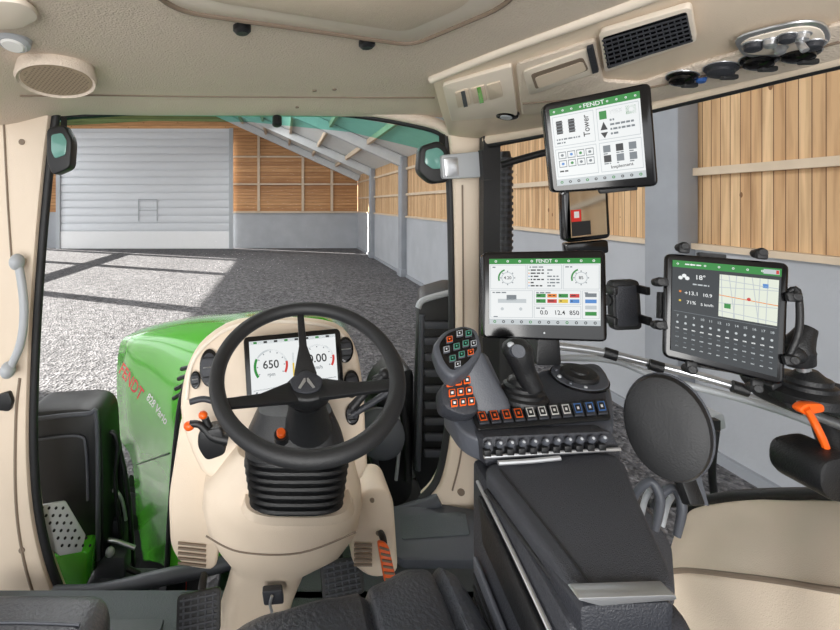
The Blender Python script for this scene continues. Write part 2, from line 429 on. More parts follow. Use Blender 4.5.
b.tube(sec([(96,572),(118,566),(140,574)],1.98),.012,black); b.ell(V(110,552,1.95),(.02,.02,.02),lgrey)
b.box(V(120,596,1.95),(.3,.2,.1),dark,bev=.02)
b.done()
b=MB('exhaust_aftertreatment_unit')
b.prism(rnd(sec([(418,300),(452,290),(470,300),(470,500),(425,505),(412,470)],2.1),.04),Vector((.1,.35,0)),black,.02)
for i in range(9):
    v=325+i*16; b.box(V(437,v,2.08),(.12,.02,.035),dark2,bev=.006)
b.tube(sec([(418,308),(424,300),(452,292)],2.07),.014,lgrey)
b.tube(sec([(422,315),(420,400),(418,470)],2.07),.012,dark2)
b.done()
b=MB('front_fender_and_filter')
b.prism(rnd(sec([(378,395),(400,372),(414,368),(412,500),(390,510),(372,470)],2.25),.06),Vector((0,.3,0)),black,.03)
b.lathe(V(380,432,2.1),Vector((-.2,-1,.2)),[(.11,0),(.11,.04),(.09,.05)],dark2,28)
b.tube(sec([(372,382),(384,376),(397,380),(406,430),(408,480)],2.15),.02,blackR)
b.tube(sec([(360,420),(372,450),(380,490)],2.1),.018,dark)
b.tube(sec([(392,392),(400,430),(396,480)],2.1),.008,lgrey)
b.done()
b=MB('air_intake_stack')
b.lathe(V(505,300,2.0),Vector((0,0,1)),[(.028,0),(.028,.62),(.02,.66)],black,20)
for i in range(22): b.lathe(V(505,300,2.0)+Vector((0,0,.03+i*.028)),Vector((0,0,1)),[(.032,0),(.034,.008),(.032,.014)],dark,20)
b.box(V(505,300,2.0)+Vector((0,0,-.6)),(.1,.1,1.2),black,bev=.01)
b.done()
b=MB('side_mirror')
b.prism(rnd(sec([(564,190),(608,187),(611,238),(566,243)],1.55),.02),Vector((.02,.07,0)),gloss,.006)
P=Pl(V(570,193,1.548),V(604,191,1.548),V(571,237,1.53))
Q=Quad(*P.pts([(569,192),(605,190),(607,234),(571,238)]))
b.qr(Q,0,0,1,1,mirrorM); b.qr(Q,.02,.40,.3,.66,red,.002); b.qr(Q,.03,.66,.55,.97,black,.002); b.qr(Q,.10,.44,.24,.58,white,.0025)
b.prism(rnd(sec([(566,244),(608,240),(609,253),(568,256)],1.55),.01),Vector((.02,.06,0)),gloss,.004)
b.tube([V(595,189,1.62),V(590,160,1.66),V(560,150,1.7),V(500,165,1.72)],.014,black)
b.done()

# ================================================================ CAB SHELL
b=MB('cab_headliner')
nx,ny=44,40; grid=[]
def sm(t): t=max(0,min(1,t)); return t*t*(3-2*t)
bm=bmesh.new()
def fy(x): return 1.74-.06*(x/.9)**2
def hz(x,y): return .36-.05*sm((abs(x)-.78)/.28)*(1 if x<0 else 1.4)-.022*sm((y-1.45)/.25)-.012*max(0,x)
for j in range(ny+1):
    row=[]
    for i in range(nx+1):
        x=-1.08+2.16*i/nx; y=-.3+(fy(x)+.3)*j/ny
        row.append(bm.verts.new((x,y,H+hz(x,y))))
    grid.append(row)
for j in range(ny):
    for i in range(nx): bm.faces.new([grid[j][i],grid[j][i+1],grid[j+1][i+1],grid[j+1][i]])
b.take(bm,beige2)
b.box(Vector((0,.72,H+.47)),(2.2,2.1,.16),beige,bev=.05)
b.tube([W(x,1.50-.05*(x/.9)**2,hz(x,1.5)-.001) for x in (-.85,-.6,-.3,0,.3,.5)],.003,beigeD,8)
for x,y in ((.10,1.42),(.16,1.40),(.05,1.60)): b.lathe(W(x,y,hz(x,y)),Vector((0,0,-1)),[(.007,-.01),(.006,.004)],beigeD,12)
b.done()
b=MB('windshield_header_seal')
hd=[(44,124),(60,118),(150,112),(250,110),(350,115),(425,128),(447,138)]
b.tube(sec(hd,1.73),.011,blackR)
b.tube([p+Vector((0,-.03,.02)) for p in sec(hd,1.73)],.022,beige2)
b.done()
b=MB('cab_pillar')   # left front
edge=[(49,112),(44,150),(37,220),(31,300),(27,380),(26,450),(30,510),(40,560),(54,600),(70,640)]
L=cat(sec(edge,1.66),5)
left=[V(-60,640,1.66),V(-60,105,1.66)]
b.prism(L+left,Vector((0,.09,0)),beige,.012)
b.tube([p+Vector((.012,.03,0)) for p in sec(edge,1.66)],.016,blackR)
b.tube([p+Vector((.0,-.002,0)) for p in sec([(4,120),(8,200),(12,260)],1.66)],.004,beigeD,6)
b.tube([p for p in sec([(20,378),(16,420),(16,500),(24,560),(40,615)],1.66)],.006,beigeD,6)
for u,v in ((22,142),(22,550)): b.lathe(V(u,v,1.66),Vector((0,-1,0)),[(.012,-.01),(.011,.004)],beigeD,14)
b.prism(rnd(sec([(-10,398),(8,392),(12,402),(9,412),(-10,410)],1.64),.01),Vector((0,.03,0)),black,.004)
b.done()
b=MB('door_grab_handle')
b.tube(sec([(17,258),(22,285),(24,315),(20,345),(8,372)],1.6),[.014,.015,.015,.015,.013],lgrey,12)
b.ell(V(17,262,1.6),(.024,.03,.03),lgrey); b.ell(V(8,370,1.6),(.024,.03,.03),lgrey)
b.beam(V(17,262,1.6),V(17,262,1.67),.02,.03,lgrey); b.beam(V(8,370,1.6),V(8,370,1.67),.02,.03,lgrey)
b.done()
b=MB('cab_pillar')   # right front
le=[(449,130),(454,180),(456,250),(457,330),(455,400),(450,450),(441,486),(425,505)]
re=[(488,130),(485,180),(484,250),(484,340),(483,420),(481,470),(476,500),(476,520)]
L=cat(sec(le,1.68),4);R=cat(sec(re,1.66),4)
b.prism(L+R[::-1],Vector((0,.08,0)),beige,.012)
b.tube([p+Vector((-.006,.03,0)) for p in sec(le,1.68)],.014,blackR)
b.beam(V(490,130,1.62),V(488,520,1.62),.035,.06,black)
b.tube([p+Vector((0,-.004,0)) for p in sec([(462,185),(463,340),(462,440),(452,490)],1.675)],.003,beigeD,6)
b.lathe(V(461,492,1.67),Vector((0,-1,0)),[(.014,-.01),(.013,.004)],beigeD,14)
b.done()
b=MB('windshield')
top=sec([(48,122),(60,118),(150,113),(250,112),(350,117),(425,130),(449,140)],1.72)
bot=sec([(44,132),(60,126),(150,121),(250,122),(350,132),(425,150),(452,160)],1.72)
low=sec([(32,480),(50,580),(150,590),(250,590),(350,560),(425,505),(447,470)],1.74)
b.loft([top,bot],glassG,closed=False); b.loft([bot,low],glassT,closed=False)
b.done()
b=MB('side_window_frame')
b.tube([V(486,146,1.62),V(560,131,1.37),V(700,98,1.02),V(840,64,.8),V(960,40,.68)],.010,blackR)
b.tube([V(486,140,1.62),V(560,126,1.37),V(700,92,1.02),V(840,57,.8),V(960,30,.68)],.02,beige)
b.tube([V(476,512,1.62),V(600,505,1.3),V(690,502,1.12),V(740,496,1.0),V(840,494,.8),V(930,498,.7)],.010,blackR)
b.done()

zf=-1.3
b=MB('cab_floor')
b.box(W(0,.65,zf-.03),(2.0,1.74,.06),matF,bev=.01)
b.box(W(.3,1.6,zf-.03),(.9,.25,.06),matF,bev=.01)
P=Pl(V(395,506,1.7),V(475,512,1.62),V(470,548,1.5))
b.prism(rnd(P.pts([(385,508),(440,503),(480,510),(484,560),(400,560),(385,540)]),.02),-P.n*.04,dark2,.006)
b.prism(rnd(P.pts([(400,516),(465,512),(470,535),(402,540)],.004),.01),-P.n*.006,matF,.002)
b.tube([V(54,594,1.60),V(100,592,1.58),V(160,578,1.6),V(230,562,1.66),V(395,515,1.7),V(440,500,1.68)],.026,dark2)
b.box(W(-.62,1.2,zf+.005),(.5,.4,.012),dark2,bev=.004)
for i in range(6): b.box(W(-.62,1.04+.06*i,zf+.013),(.46,.012,.008),dark)
b.done()

# ================================================================ headliner details
zc_=.357
def R(u,v,off=0): 
    d=zc_*F/(CY-v); p=V(u,v,d); p.z-=off; return p
b=MB('roof_hatch')
out=[(150,-12),(182,8),(412,42),(505,2),(530,-30),(300,-40)]
o=rnd([R(*p) for p in out],.04)
b.prism([p-Vector((0,0,.006)) for p in o],Vector((0,0,.01)),beigeL,.003)
b.tube([p-Vector((0,0,.006)) for p in o],.006,beigeD,8,sm=0,closed=True)
ins=[R(*p)for p in [(190,-14),(215,-4),(405,27),(465,0),(480,-20),(300,-34)]]
b.prism([p-Vector((0,0,.012)) for p in rnd(ins,.03)],Vector((0,0,.01)),beige,.003)
b.done()
for u,v in ((242,26),(367,41)):
    b=MB('hatch_latch_knob'); b.lathe(R(u,v),Vector((0,0,-1)),[(.018,0),(.018,.01),(.012,.016)],black,20); b.done()
b=MB('roof_speaker')
SD=1.16
c=W((57-CX)/F*SD,SD,(CY-82)/F*SD); ax=Vector((.10,-.20,-1)).normalized()
b.lathe(c-ax*.07,ax,[(.085,0),(.097,.062),(.092,.072),(.086,.066)],beige2,44)
b.lathe(c-ax*.012,ax,[(.086,0),(.083,.010)],grille,44)
xa=ax.orthogonal().normalized(); ya=ax.cross(xa)
for i in range(-8,9):
    for j in range(-8,9):
        if i*i+j*j<66: b.lathe(c+xa*i*.0092+ya*j*.0092-ax*.002,ax,[(.0025,0),(.0025,.0006)],beigeD,6)
b.done()
b=MB('reading_lamp')
c=R(14,40); b.lathe(c,Vector((0,-.3,-1)),[(.035,-.01),(.034,.008),(.027,.014)],lgrey,24); b.lathe(c,Vector((0,-.3,-1)),[(.024,.014),(.02,.018)],white,20); b.done()
b=MB('roof_trim_cover'); b.prism(rnd([R(-40,-5),R(22,-5),R(42,12),R(20,24),R(-40,24)],.03),Vector((0,0,-.012)),beigeL,.005); b.done()
b=MB('rain_sensor'); b.lathe(V(277,122,1.68),Vector((0,-.5,-1)),[(.018,-.02),(.018,.012),(.010,.018)],black,20); b.done()
for pts in ([(46,128),(64,124),(72,140),(70,168),(52,176),(46,160)],[(420,146),(440,140),(450,150),(450,182),(432,184),(418,172)]):
    b=MB('work_lamp'); b.prism(rnd(sec(pts,1.60),.02),Vector((0,.05,0)),black,.01,3)
    q=[((u-sum(p[0] for p in pts)/6)*.6+sum(p[0] for p in pts)/6,(v-sum(p[1] for p in pts)/6)*.5+sum(p[1] for p in pts)/6-4) for u,v in pts]
    b.prism(rnd(sec(q,1.596),.01),Vector((0,.01,0)),lens,.002)
    b.beam(V(pts[2][0]-8,pts[0][1],1.62),V(pts[2][0]-8,pts[0][1]-10,1.64),.02,.02,black); b.done()
b=MB('roller_sun_visor')
b.prism(rnd(sec([(441,155),(482,151),(484,177),(443,179)],1.58),.012),Vector((0,.05,0)),lgrey,.006)
b.prism(rnd(sec([(444,158),(458,157),(459,176),(446,177)],1.575),.006),Vector((0,.01,0)),silver,.002)
b.beam(V(484,150,1.57),V(486,180,1.57),.03,.03,black); b.done()

# ================================================================ overhead control console (right)
b=MB('overhead_console')
P=Pl(V(430,72,1.23),V(625,0,.79),V(840,58,.8))
out=[(430,74),(500,46),(625,0),(700,-28),(940,-90),(940,35),(840,58),(700,93),(600,117),(505,140),(449,137),(440,110)]
b.prism(rnd(P.pts(out),.02),-P.n*.05,beige,.006)
b.tube(P.pts([(432,78),(500,50),(625,4),(700,-24),(900,-80)],.004),.012,beigeL)
b.prism(rnd(P.pts([(443,82),(512,62),(518,112),(452,118)]),.012),P.n*.012,beigeL,.004)
b.prism(rnd(P.pts([(516,62),(596,36),(604,78),(640,80),(700,60),(840,20),(900,5),(900,42),(700,88),(600,110),(522,112)]),.012),P.n*.010,beige2,.004)
b.tube(P.pts([(524,100),(602,92),(700,72),(840,36)],.011),.003,beigeD,8)
for i in range(3):
    b.prism(rnd(P.pts([(456+i*16,88-i*4),(469+i*16,84-i*4),(472+i*16,99-i*4),(459+i*16,103-i*4)],.012),.003),P.n*.004,beige,.001)
b.prism(P.pts([(462,86),(466,85),(469,101),(465,102)],.0165),P.n*.001,dark2)
b.prism(P.pts([(478,82),(482,81),(485,97),(481,98)],.0165),P.n*.001,green)
b.prism(rnd(P.pts([(524,66),(590,42),(598,66),(530,90)],.010),.012),P.n*.006,beigeL,.003)
b.prism(rnd(P.pts([(532,68),(584,50),(590,63),(537,83)],.016),.01),P.n*.001,beigeD)
b.prism(rnd(P.pts([(536,71),(584,54),(588,63),(540,82)],.017),.01),P.n*.001,beige)
b.prism(P.pts([(588,40),(594,38),(600,64),(594,66)],.012),P.n*.008,dark,.001)
b.done()
b=MB('air_vent')
b.prism(rnd(P.pts([(600,26),(692,-2),(698,34),(606,66)],.004),.012),P.n*.012,beigeL,.003)
b.prism(rnd(P.pts([(604,30),(688,3),(694,32),(609,62)],.013),.006),P.n*.004,gloss,.001)
for i in range(7):
    t=i/6; a=(604+5*t,32+27*t*.98); c=(688+6*t,6+25*t)
    b.tube([P.hit(*a,.019),P.hit(*c,.019)],.0022,dark,6,sm=0)
for i in range(14):
    t=i/13; a=(606+82*t,31-25*t); c=(611+82*t,59-27*t)
    b.tube([P.hit(*a,.017),P.hit(*c,.017)],.0012,dark2,6,sm=0)
b.done()
b=MB('roof_switch_cluster')
b.prism(rnd(P.pts([(732,30),(800,12),(828,14),(834,34),(810,46),(745,52)],.01),.03),P.n*.006,silver,.003)
b.prism(rnd(P.pts([(738,32),(800,16),(823,18),(828,33),(806,42),(748,48)],.015),.03),P.n*.003,beigeL,.001)
for u,v,r in ((755,35,.013),(772,31,.010),(789,26,.011),(804,24,.009),(815,33,.012),(782,38,.008)):
    b.lathe(P.hit(u,v,.018),P.n,[(r,0),(r*.9,.010),(r*.5,.013)],dark if r>.0105 else silver,20)
    b.lathe(P.hit(u,v,.0175),P.n,[(r*1.25,0),(r*1.2,.002)],silver,20)
b.tube([P.hit(800,30,.02),P.hit(806,18,.05),P.hit(810,16,.06)],.005,silver)
for i,(u,v) in enumerate(((683,72),(722,63),(760,54),(800,46))):
    o=P.hit(u,v,.008); b.lathe(o,P.n,[(.026,0),(.026,.006),(.021,.009),(.021,.015),(.012,.02)],gloss if i!=1 else dark,24)
    b.lathe(o,P.n,[(.029,0),(.028,.003)],silver,24)
    b.box(o+P.n*.022+Vector((.018,0,0)),(.03,.012,.01),blackR,bev=.003)
b.lathe(P.hit(702,74,.008),P.n,[(.010,0),(.008,.01)],mat('blue_cap',(60,110,190),.4),16)
b.done()
b=MB('ceiling_spot_lamp'); b.lathe(P.hit(507,113,.0),P.n,[(.035,0),(.033,.01),(.025,.014)],gloss,24); b.lathe(P.hit(507,113,.012),P.n,[(.018,0),(.016,.004)],lgrey,20); b.done()

# ================================================================ STEERING
b=MB('steering_wheel')
C=W((306-CX)/F*.95,.95,-.353)
nn=Vector((-.05,-math.cos(math.radians(60)),math.sin(math.radians(60)))).normalized()
ex=Vector((1,0,0)); ex=(ex-nn*ex.dot(nn)).normalized(); ey=nn.cross(ex)
def wp(a,r,off=0): a=math.radians(a); return C+ex*math.cos(a)*r+ey*math.sin(a)*r+nn*off
b.tube([wp(a,.188) for a in range(0,360,8)],.0165,blackR,14,sm=2,closed=True)
hub=C-nn*.045
for a,w1 in ((92,.008),(203,.012),(-12,.013)):
    b.loft([[hub+wp(a,.03)-C+ (wp(a+90,w)-C)+nn*h for w,h in ((.026,0),(-.026,0),(-.026,-.014),(.026,-.014))],
            [(wp(a,.10,-.030))+(wp(a+90,w)-C)+nn*h for w,h in ((w1*1.15,0),(-w1*1.15,0),(-w1*1.15,-.012),(w1*1.15,-.012))],
            [(wp(a,.182,.002))+(wp(a+90,w)-C)+nn*h for w,h in ((w1,0),(-w1,0),(-w1,-.01),(w1,-.01))]],black,bev=.003)
hp=rnd([hub+(wp(a,r)-C) for a,r in ((90,.046),(55,.042),(0,.054),(-35,.05),(-90,.04),(215,.05),(180,.054),(125,.042))],.02)
b.prism(hp,-nn*.04,black,.008,3)
hp2=rnd([hub+nn*.001+(wp(a,r)-C) for a,r in ((90,.038),(20,.040),(-30,.033),(-90,.025),(210,.033),(160,.040))],.012)
b.prism(hp2,nn*.006,dark,.003)
for s_ in (-1,1):
    b.prism([hub+nn*.0075+ex*s_*x+ey*y for x,y in ((.0015,.012),(.005,.012),(.018,-.012),(.013,-.014),(.0015,.004))],nn*.0015,silver)
b.lathe(hub-nn*.04,-nn,[(.04,0),(.045,.05),(.055,.1)],black,28)
b.lathe(V(281,433,.89),nn,[(.009,-.006),(.009,.004),(.007,.006)],orange,18)
b.lathe(V(281,433,.89),nn,[(.015,-.02),(.014,-.004)],black,18)
b.done()

b=MB('steering_column')
def ring(v,uL,uR,d,dep,n=28):
    c=V((uL+uR)/2,v,d); rx=(uR-uL)/2/F*d
    out=[]
    for i in range(n):
        t=2*math.pi*i/n; cx_=math.cos(t);sy=math.sin(t)
        out.append(c+Vector((rx*math.copysign(abs(cx_)**.6,cx_),dep*math.copysign(abs(sy)**.6,sy)+dep*.5,0)))
    return out
b.loft([ring(452,236,352,1.2,.1),ring(488,202,363,1.2,.13),ring(510,200,364,1.2,.14),ring(530,205,360,1.21,.14),ring(550,217,345,1.22,.12),ring(563,228,322,1.23,.09),ring(572,232,306,1.25,.07),ring(600,224,294,1.28,.07),ring(632,214,286,1.30,.075)],beige)
b.tube(sec([(206,536),(240,552),(300,553),(356,532)],1.06),.002,beigeD,8)
b.loft([ring(412,258,332,1.06,.05),ring(440,246,344,1.06,.07),ring(456,244,348,1.06,.075)],black)
for i in range(7):
    v=458+i*7.5; k=abs(i-1)*1.1
    b.loft([ring(v,247+k,346-k,1.06,.06),ring(v+2.2,243+k,350-k,1.06,.066),ring(v+4.5,247+k,346-k,1.06,.06)],black)
b.loft([ring(456,250,343,1.07,.055),ring(508,256,338,1.07,.055)],gloss)
b.loft([ring(505,244,352,1.10,.09),ring(512,240,356,1.12,.1)],beige)
b.prism(rnd(sec([(262,592),(282,590),(284,604),(264,606)],1.17),.006),Vector((0,.02,0)),dark,.003)
b.tube(sec([(272,596),(270,604),(272,612)],1.16),.004,silver)
b.prism(rnd(sec([(181,415),(206,425),(216,470),(222,520),(216,572),(182,567),(170,548),(168,500)],1.3),.03),Vector((0,.16,0)),beige,.015,3)
for i in range(5): b.beam(V(178,543+i*5,1.295),V(206,546+i*5,1.295),.004,.006,beigeD)
b.prism(rnd(sec([(362,492),(386,489),(394,500),(399,575),(372,580),(352,566),(350,520)],1.3),.03),Vector((0,.14,0)),beige,.012,3)
for i in range(5): b.beam(V(354,545+i*5,1.29),V(372,545+i*5,1.29),.004,.006,beigeD)
for u,v in ((372,500),(378,533)): b.lathe(V(u,v,1.3),Vector((0,-1,0)),[(.007,0),(.006,.004)],beigeD,12)
b.done()

b=MB('dashboard_pod')
P=Pl(V(183,400,1.28),V(360,400,1.28),V(270,320,1.36))
po=[(181,420),(182,385),(190,358),(206,336),(238,318),(290,316),(335,322),(354,342),(362,375),(366,430),(362,480),(300,490),(222,480),(200,470)]
b.prism(cat(P.pts(po),3,True),-P.n*.13,beige,.02,3)
b.tube(cat(P.pts([(187,400),(192,365),(210,341),(240,325),(290,322),(332,328),(350,346)],.004),4),.005,beigeL,8,sm=0)
for u,v,ru,rv in ((210,368,10,19),(345,350,8,13),(351,384,8,14),(196,380,5,9),(352,414,7,11)):
    o=[P.hit(u+ru*math.cos(t*math.pi/12),v+rv*math.sin(t*math.pi/12),.001) for t in range(24)]
    b.prism(o,P.n*.012,gloss,.003)
    o=[P.hit(u+ru*.78*math.cos(t*math.pi/12),v+rv*.78*math.sin(t*math.pi/12),.013) for t in range(24)]
    b.prism(o,P.n*.003,dark,.001)
    for k in (-.5,0,.5): b.tube([P.hit(u-ru*.6,v+rv*k,.018),P.hit(u+ru*.6,v+rv*k-1,.018)],.0018,silver if k==0 else black,6,sm=0)
b.done()

b=MB('instrument_display')
P=Pl(V(250,400,1.17),V(341,385,1.17),V(246,340,1.24))
Q0=P.pts([(243,337),(340,328),(344,388),(247,406)])
b.prism(rnd(Q0,.015),-P.n*.04,gloss,.004)
Q=Quad(*P.pts([(249,342),(335,334),(338,381),(252,397)],.001))
b.qr(Q,0,0,1,1,ledW)
for a,tx in ((.24,'650'),(.78,'0.00')):
    b.qa(Q,a,.50,.17,.19,-30,210,ledg2); b.qa(Q,a,.50,.17,.20,150,215,ledG,.0016); b.qa(Q,a,.50,.172,.198,-30,10,ledR,.0016)
    for t in range(-30,211,30): b.qa(Q,a,.50,.15,.165,t-2,t+2,ledg,.0016,1)
    b.qt(Q,a,.48,tx,.21,ledB); b.qt(Q,a,.66,'rpm' if a<.5 else 'km/h',.09,ledg)
b.qr(Q,.02,.9,.98,.92,ledg); b.qr(Q,0,0,1,.07,ledg2)
for i in range(8): b.qr(Q,.05+i*.12,.015,.09+i*.12,.055,ledB if i%3 else ledG,.0016)
b.qlines(Q,.05,.94,.95,1,.05,ledg,.03)
b.qr(Q,.49,.3,.51,.8,ledg2); b.qr(Q,.49,.5,.51,.8,ledY,.0016)
b.beam(P.hit(295,398,-.02),P.hit(295,430,-.04),.08,.05,black)
b.done()

b=MB('control_stalk')
b.tube(sec([(228,440),(212,436),(200,425),(190,424)],1.15),[.014,.013,.009,.009],black,12)
b.ell(V(189,426,1.15),(.014,.012,.012),orange); b.ell(V(203,415,1.15),(.012,.012,.010),orange)
b.tube(sec([(205,418),(212,436),(216,455)],1.16),.010,black)
b.prism(rnd(sec([(198,432),(222,428),(226,455),(206,462),(197,448)],1.14),.015),Vector((0,.05,0)),black,.006)
b.tube(sec([(190,402),(204,399),(220,404)],1.16),.008,dark)
b.done()
b=MB('control_stalk')
b.tube(sec([(352,408),(366,392),(384,374)],1.12),[.012,.009,.011],black,12)
b.ell(V(384,374,1.12),(.014,.012,.014),black); b.tube(sec([(352,415),(370,404),(388,392)],1.12),.008,dark)
b.done()

def pedal(pts,d,tilt,m,stem):
    b=MB('foot_pedal'); o=sec(pts,d)
    cy=sum(p.z for p in o)/len(o)
    o=[Vector((p.x,p.y+(p.z-cy)*tilt,p.z)) for p in o]
    n_=(o[1]-o[0]).cross(o[3]-o[0]).normalized()
    if n_.dot(CAM-o[0])<0:n_=-n_
    b.prism(rnd(o,.012),-n_*.02,m,.004)
    Qp=Quad(*o)
    for i in range(1,7): b.tube([Qp.pt(.08,i/7,.002),Qp.pt(.92,i/7,.002)],.003,dark2 if m is not orange else beigeD,6,sm=0)
    if m is not orange:
        for i in range(1,6): b.tube([Qp.pt(i/6,.08,.001),Qp.pt(i/6,.92,.001)],.003,dark2,6,sm=0)
    c=sum(o,Vector())/4
    b.tube([c-n_*.02,c+Vector((0,.05,.03)),c+Vector((0,.09,stem))],.010,black)
    b.done()
pedal([(320,568),(362,562),(364,588),(322,594)],1.35,.6,black,.10)
pedal([(175,602),(219,596),(221,626),(178,632)],1.2,.6,black,.03)
pedal([(379,546),(390,549),(396,580),(384,580)],1.22,.4,orange,.02)

# ================================================================ SEATS
b=MB('driver_seat')
ZS=-.63
prof=[(-.13,.63),(-.10,.665),(-.02,.70),(.08,.73),(.16,.757),(.22,.785),(.27,.795),(.295,.785),(.312,.74),(.322,.66)]
def sx(x):
    for (a,c),(d_,e) in zip(prof,prof[1:]):
        if x<=d_:
            t=max(0,(x-a)/(d_-a)); t=t*t*(3-2*t)*.5+t*.5; return c+(e-c)*t
    return prof[-1][1]
nx,ny=66,30; bm=bmesh.new(); g=[]
s1,s2=.135,.262; xe=.322
for j in range(ny+1):
    row=[]
    for i in range(nx+1):
        x=-.13+(xe+.13)*i/nx; yf=sx(x); s_=j/ny
        y=.2+(yf-.2)*min(1,s_*1.12)
        z=ZS
        for c in (s1,s2): z-=.014*math.exp(-((x-c)/.006)**2)
        seg=(x+.13)/(s1+.13) if x<s1 else ((x-s1)/(s2-s1) if x<s2 else (x-s2)/(xe-s2))
        z+=.012*max(0,math.sin(math.pi*min(1,max(0,seg))))**.5
        if s_>.8: z-=.085*((s_-.8)/.2)**2.2
        if x>s2: z-=.03*((x-s2)/(xe-s2))**2
        if x<-.05: z-=.03*((-.05-x)/.08)**2
        row.append(bm.verts.new(W(x,y,z)))
    g.append(row)
for j in range(ny):
    for i in range(nx): bm.faces.new([g[j][i],g[j][i+1],g[j+1][i+1],g[j+1][i]])
b.take(bm,leather)
b.prism([W(-.125,.21,-.76),W(.318,.21,-.76)]+[W(x,sx(x)-.005,-.76) for x in (.318,.31,.29,.27,.2,.1,0,-.1,-.125)],Vector((0,0,.09)),leather,.01)
b.box(W(.1,.42,-1.02),(.34,.36,.52),dark,bev=.03)
for c in (s1,s2):
    b.tube([W(c+.009,y,ZS+.005) for y in (.3,.5,sx(c)-.11)],.0015,dark2,6)
b.done()
b=MB('passenger_seat')
b.box(W(-.56,.86,-.93),(.36,.34,.12),leather,bev=.05,seg=4)
b.box(W(-.56,.86,-1.15),(.28,.28,.30),dark,bev=.02)
b.box(W(-.30,.80,-.96),(.13,.26,.09),leather,bev=.035,seg=4)
b.tube([W(-.7,.93,-.869),W(-.56,.935,-.869),W(-.42,.93,-.869)],.003,dark2)
b.box(W(-.30,.8,-1.14),(.08,.2,.3),dark,bev=.01)
b.done()

# ================================================================ ARMREST CONSOLE
b=MB('armrest_console')
P=Pl(V(480,440,.78),V(612,432,.78),V(560,366,.98))
HP=P
hd=[(441,403),(470,396),(500,385),(535,372),(566,364),(598,362),(608,374),(613,400),(614,430),(560,438),(485,442),(462,432)]
b.prism(rnd(P.pts(hd),.02),-P.n*.045,dark2,.008,3)
b.prism(rnd(P.pts([(500,392),(540,376),(566,368),(594,366),(603,378),(607,405),(540,411),(498,412)],.001),.015),P.n*.003,dark,.001)
Q=Quad(*P.pts([(470,414),(606,402),(611,422),(477,433)],.003))
b.prism(rnd([Q.pt(0,0),Q.pt(1,0),Q.pt(1,1),Q.pt(0,1)],.008),P.n*.004,black,.001)
Q=Quad(*[p+P.n*.005 for p in (Q.tl,Q.tr,Q.br,Q.bl)])
blue=mat('blue_symbol',(70,120,190),.4)
cols=[orange,orange,orange,orange,white,white,white,white,blue,blue,blue]
for i,cm in enumerate(cols):
    a=.03+i*.088
    b.prism([Q.pt(a,.18),Q.pt(a+.072,.18),Q.pt(a+.072,.82),Q.pt(a,.82)],P.n*.004,dark,.001)
    b.qr(Q,a+.010,.26,a+.062,.74,cm,.0052); b.qr(Q,a+.016,.32,a+.056,.68,black,.0056); b.qr(Q,a+.028,.44,a+.044,.58,cm if cm is orange else white,.006)
for i in range(11):
    u=488+i*11.5; v=445-i*.6
    b.lathe(V(u,v,.76),Vector((0,-.6,.6)),[(.0055,-.004),(.0055,.005),(.004,.007)],dark2,12)
    b.lathe(V(u,v,.76)+Vector((0,-.005,.005)),Vector((0,-.6,.6)),[(.0025,0),(.002,.001)],lgrey,10)
    b.prism(sec([(u-3.5,v+6),(u+3.5,v+5.6),(u+3.5,v+12),(u-3.5,v+12)],.752),Vector((0,.01,0)),black,.001)
b.prism(rnd(sec([(482,437),(612,431),(620,448),(622,462),(486,468)],.765),.01),Vector((0,.12,-.02)),dark,.006)
b.tube(sec([(484,457),(550,453),(620,449)],.755),.003,silver,8)
b.tube(sec([(498,463),(530,461),(560,458)],.745),.004,silver,8)
o=P.hit(579,380,.003)
b.lathe(o,P.n,[(.052,0),(.052,.004),(.047,.006)],gloss,36)
b.lathe(o,P.n,[(.034,0),(.034,.012),(.030,.016),(.016,.017),(.014,.02),(.004,.02)],black,32)
b.lathe(o,P.n,[(.050,.0055),(.0485,.007)],dark2,36)
for k in range(10):
    a=k*math.pi/5; x=Vector((1,0,0)); y=P.n.cross(x); b.lathe(o+(x*math.cos(a)+y*math.sin(a))*.041,P.n,[(.004,.004),(.003,.008)],lgrey if k%2 else dark2,10)
P2=Pl(V(482,462,.76),V(622,452,.76),V(625,596,.53))
b.prism(rnd(P2.pts([(482,466),(500,458),(604,450),(624,458),(636,492),(676,578),(674,590),(600,598),(580,596)]),.02),-P2.n*.035,pad,.010,3)
b.tube(P2.pts([(500,470),(560,545),(592,588)],.001),.0018,black,6)
b.tube(P2.pts([(486,474),(540,542),(580,594)],-.03),.004,black,8)
x0=.335
b.prism([W(x0,.80,-.45),W(x0+.005,.54,-.50),W(x0+.005,.50,-.56),W(x0+.005,.48,-.90),W(x0,.66,-.90),W(x0,.80,-.72)],Vector((.15,0,0)),dark,.01)
b.tube([W(x0-.002,.77,-.475),W(x0-.002,.65,-.505),W(x0-.002,.52,-.545)],.0035,silver,8)
b.prism([W(x0-.008,.76,-.49),W(x0-.008,.54,-.555),W(x0-.008,.54,-.61),W(x0-.008,.74,-.56)],Vector((.01,0,0)),black,.004)
b.prism([W(x0-.012,.77,-.60),W(x0-.012,.60,-.65),W(x0-.012,.60,-.8),W(x0-.012,.76,-.7)],Vector((.01,0,0)),dark2,.006)
for i in range(4): b.beam(W(x0-.013,.76,-.625-i*.02),W(x0-.013,.62,-.665-i*.02),.003,.006,black)
b.prism(rnd(sec([(578,600),(600,606),(677,600),(676,595),(580,598)],.52),.004),Vector((0,.02,0)),silver,.002)
b.prism(rnd(sec([(580,606),(675,602),(672,650),(584,655)],.525),.01),Vector((0,.15,0)),dark,.006)
b.done()

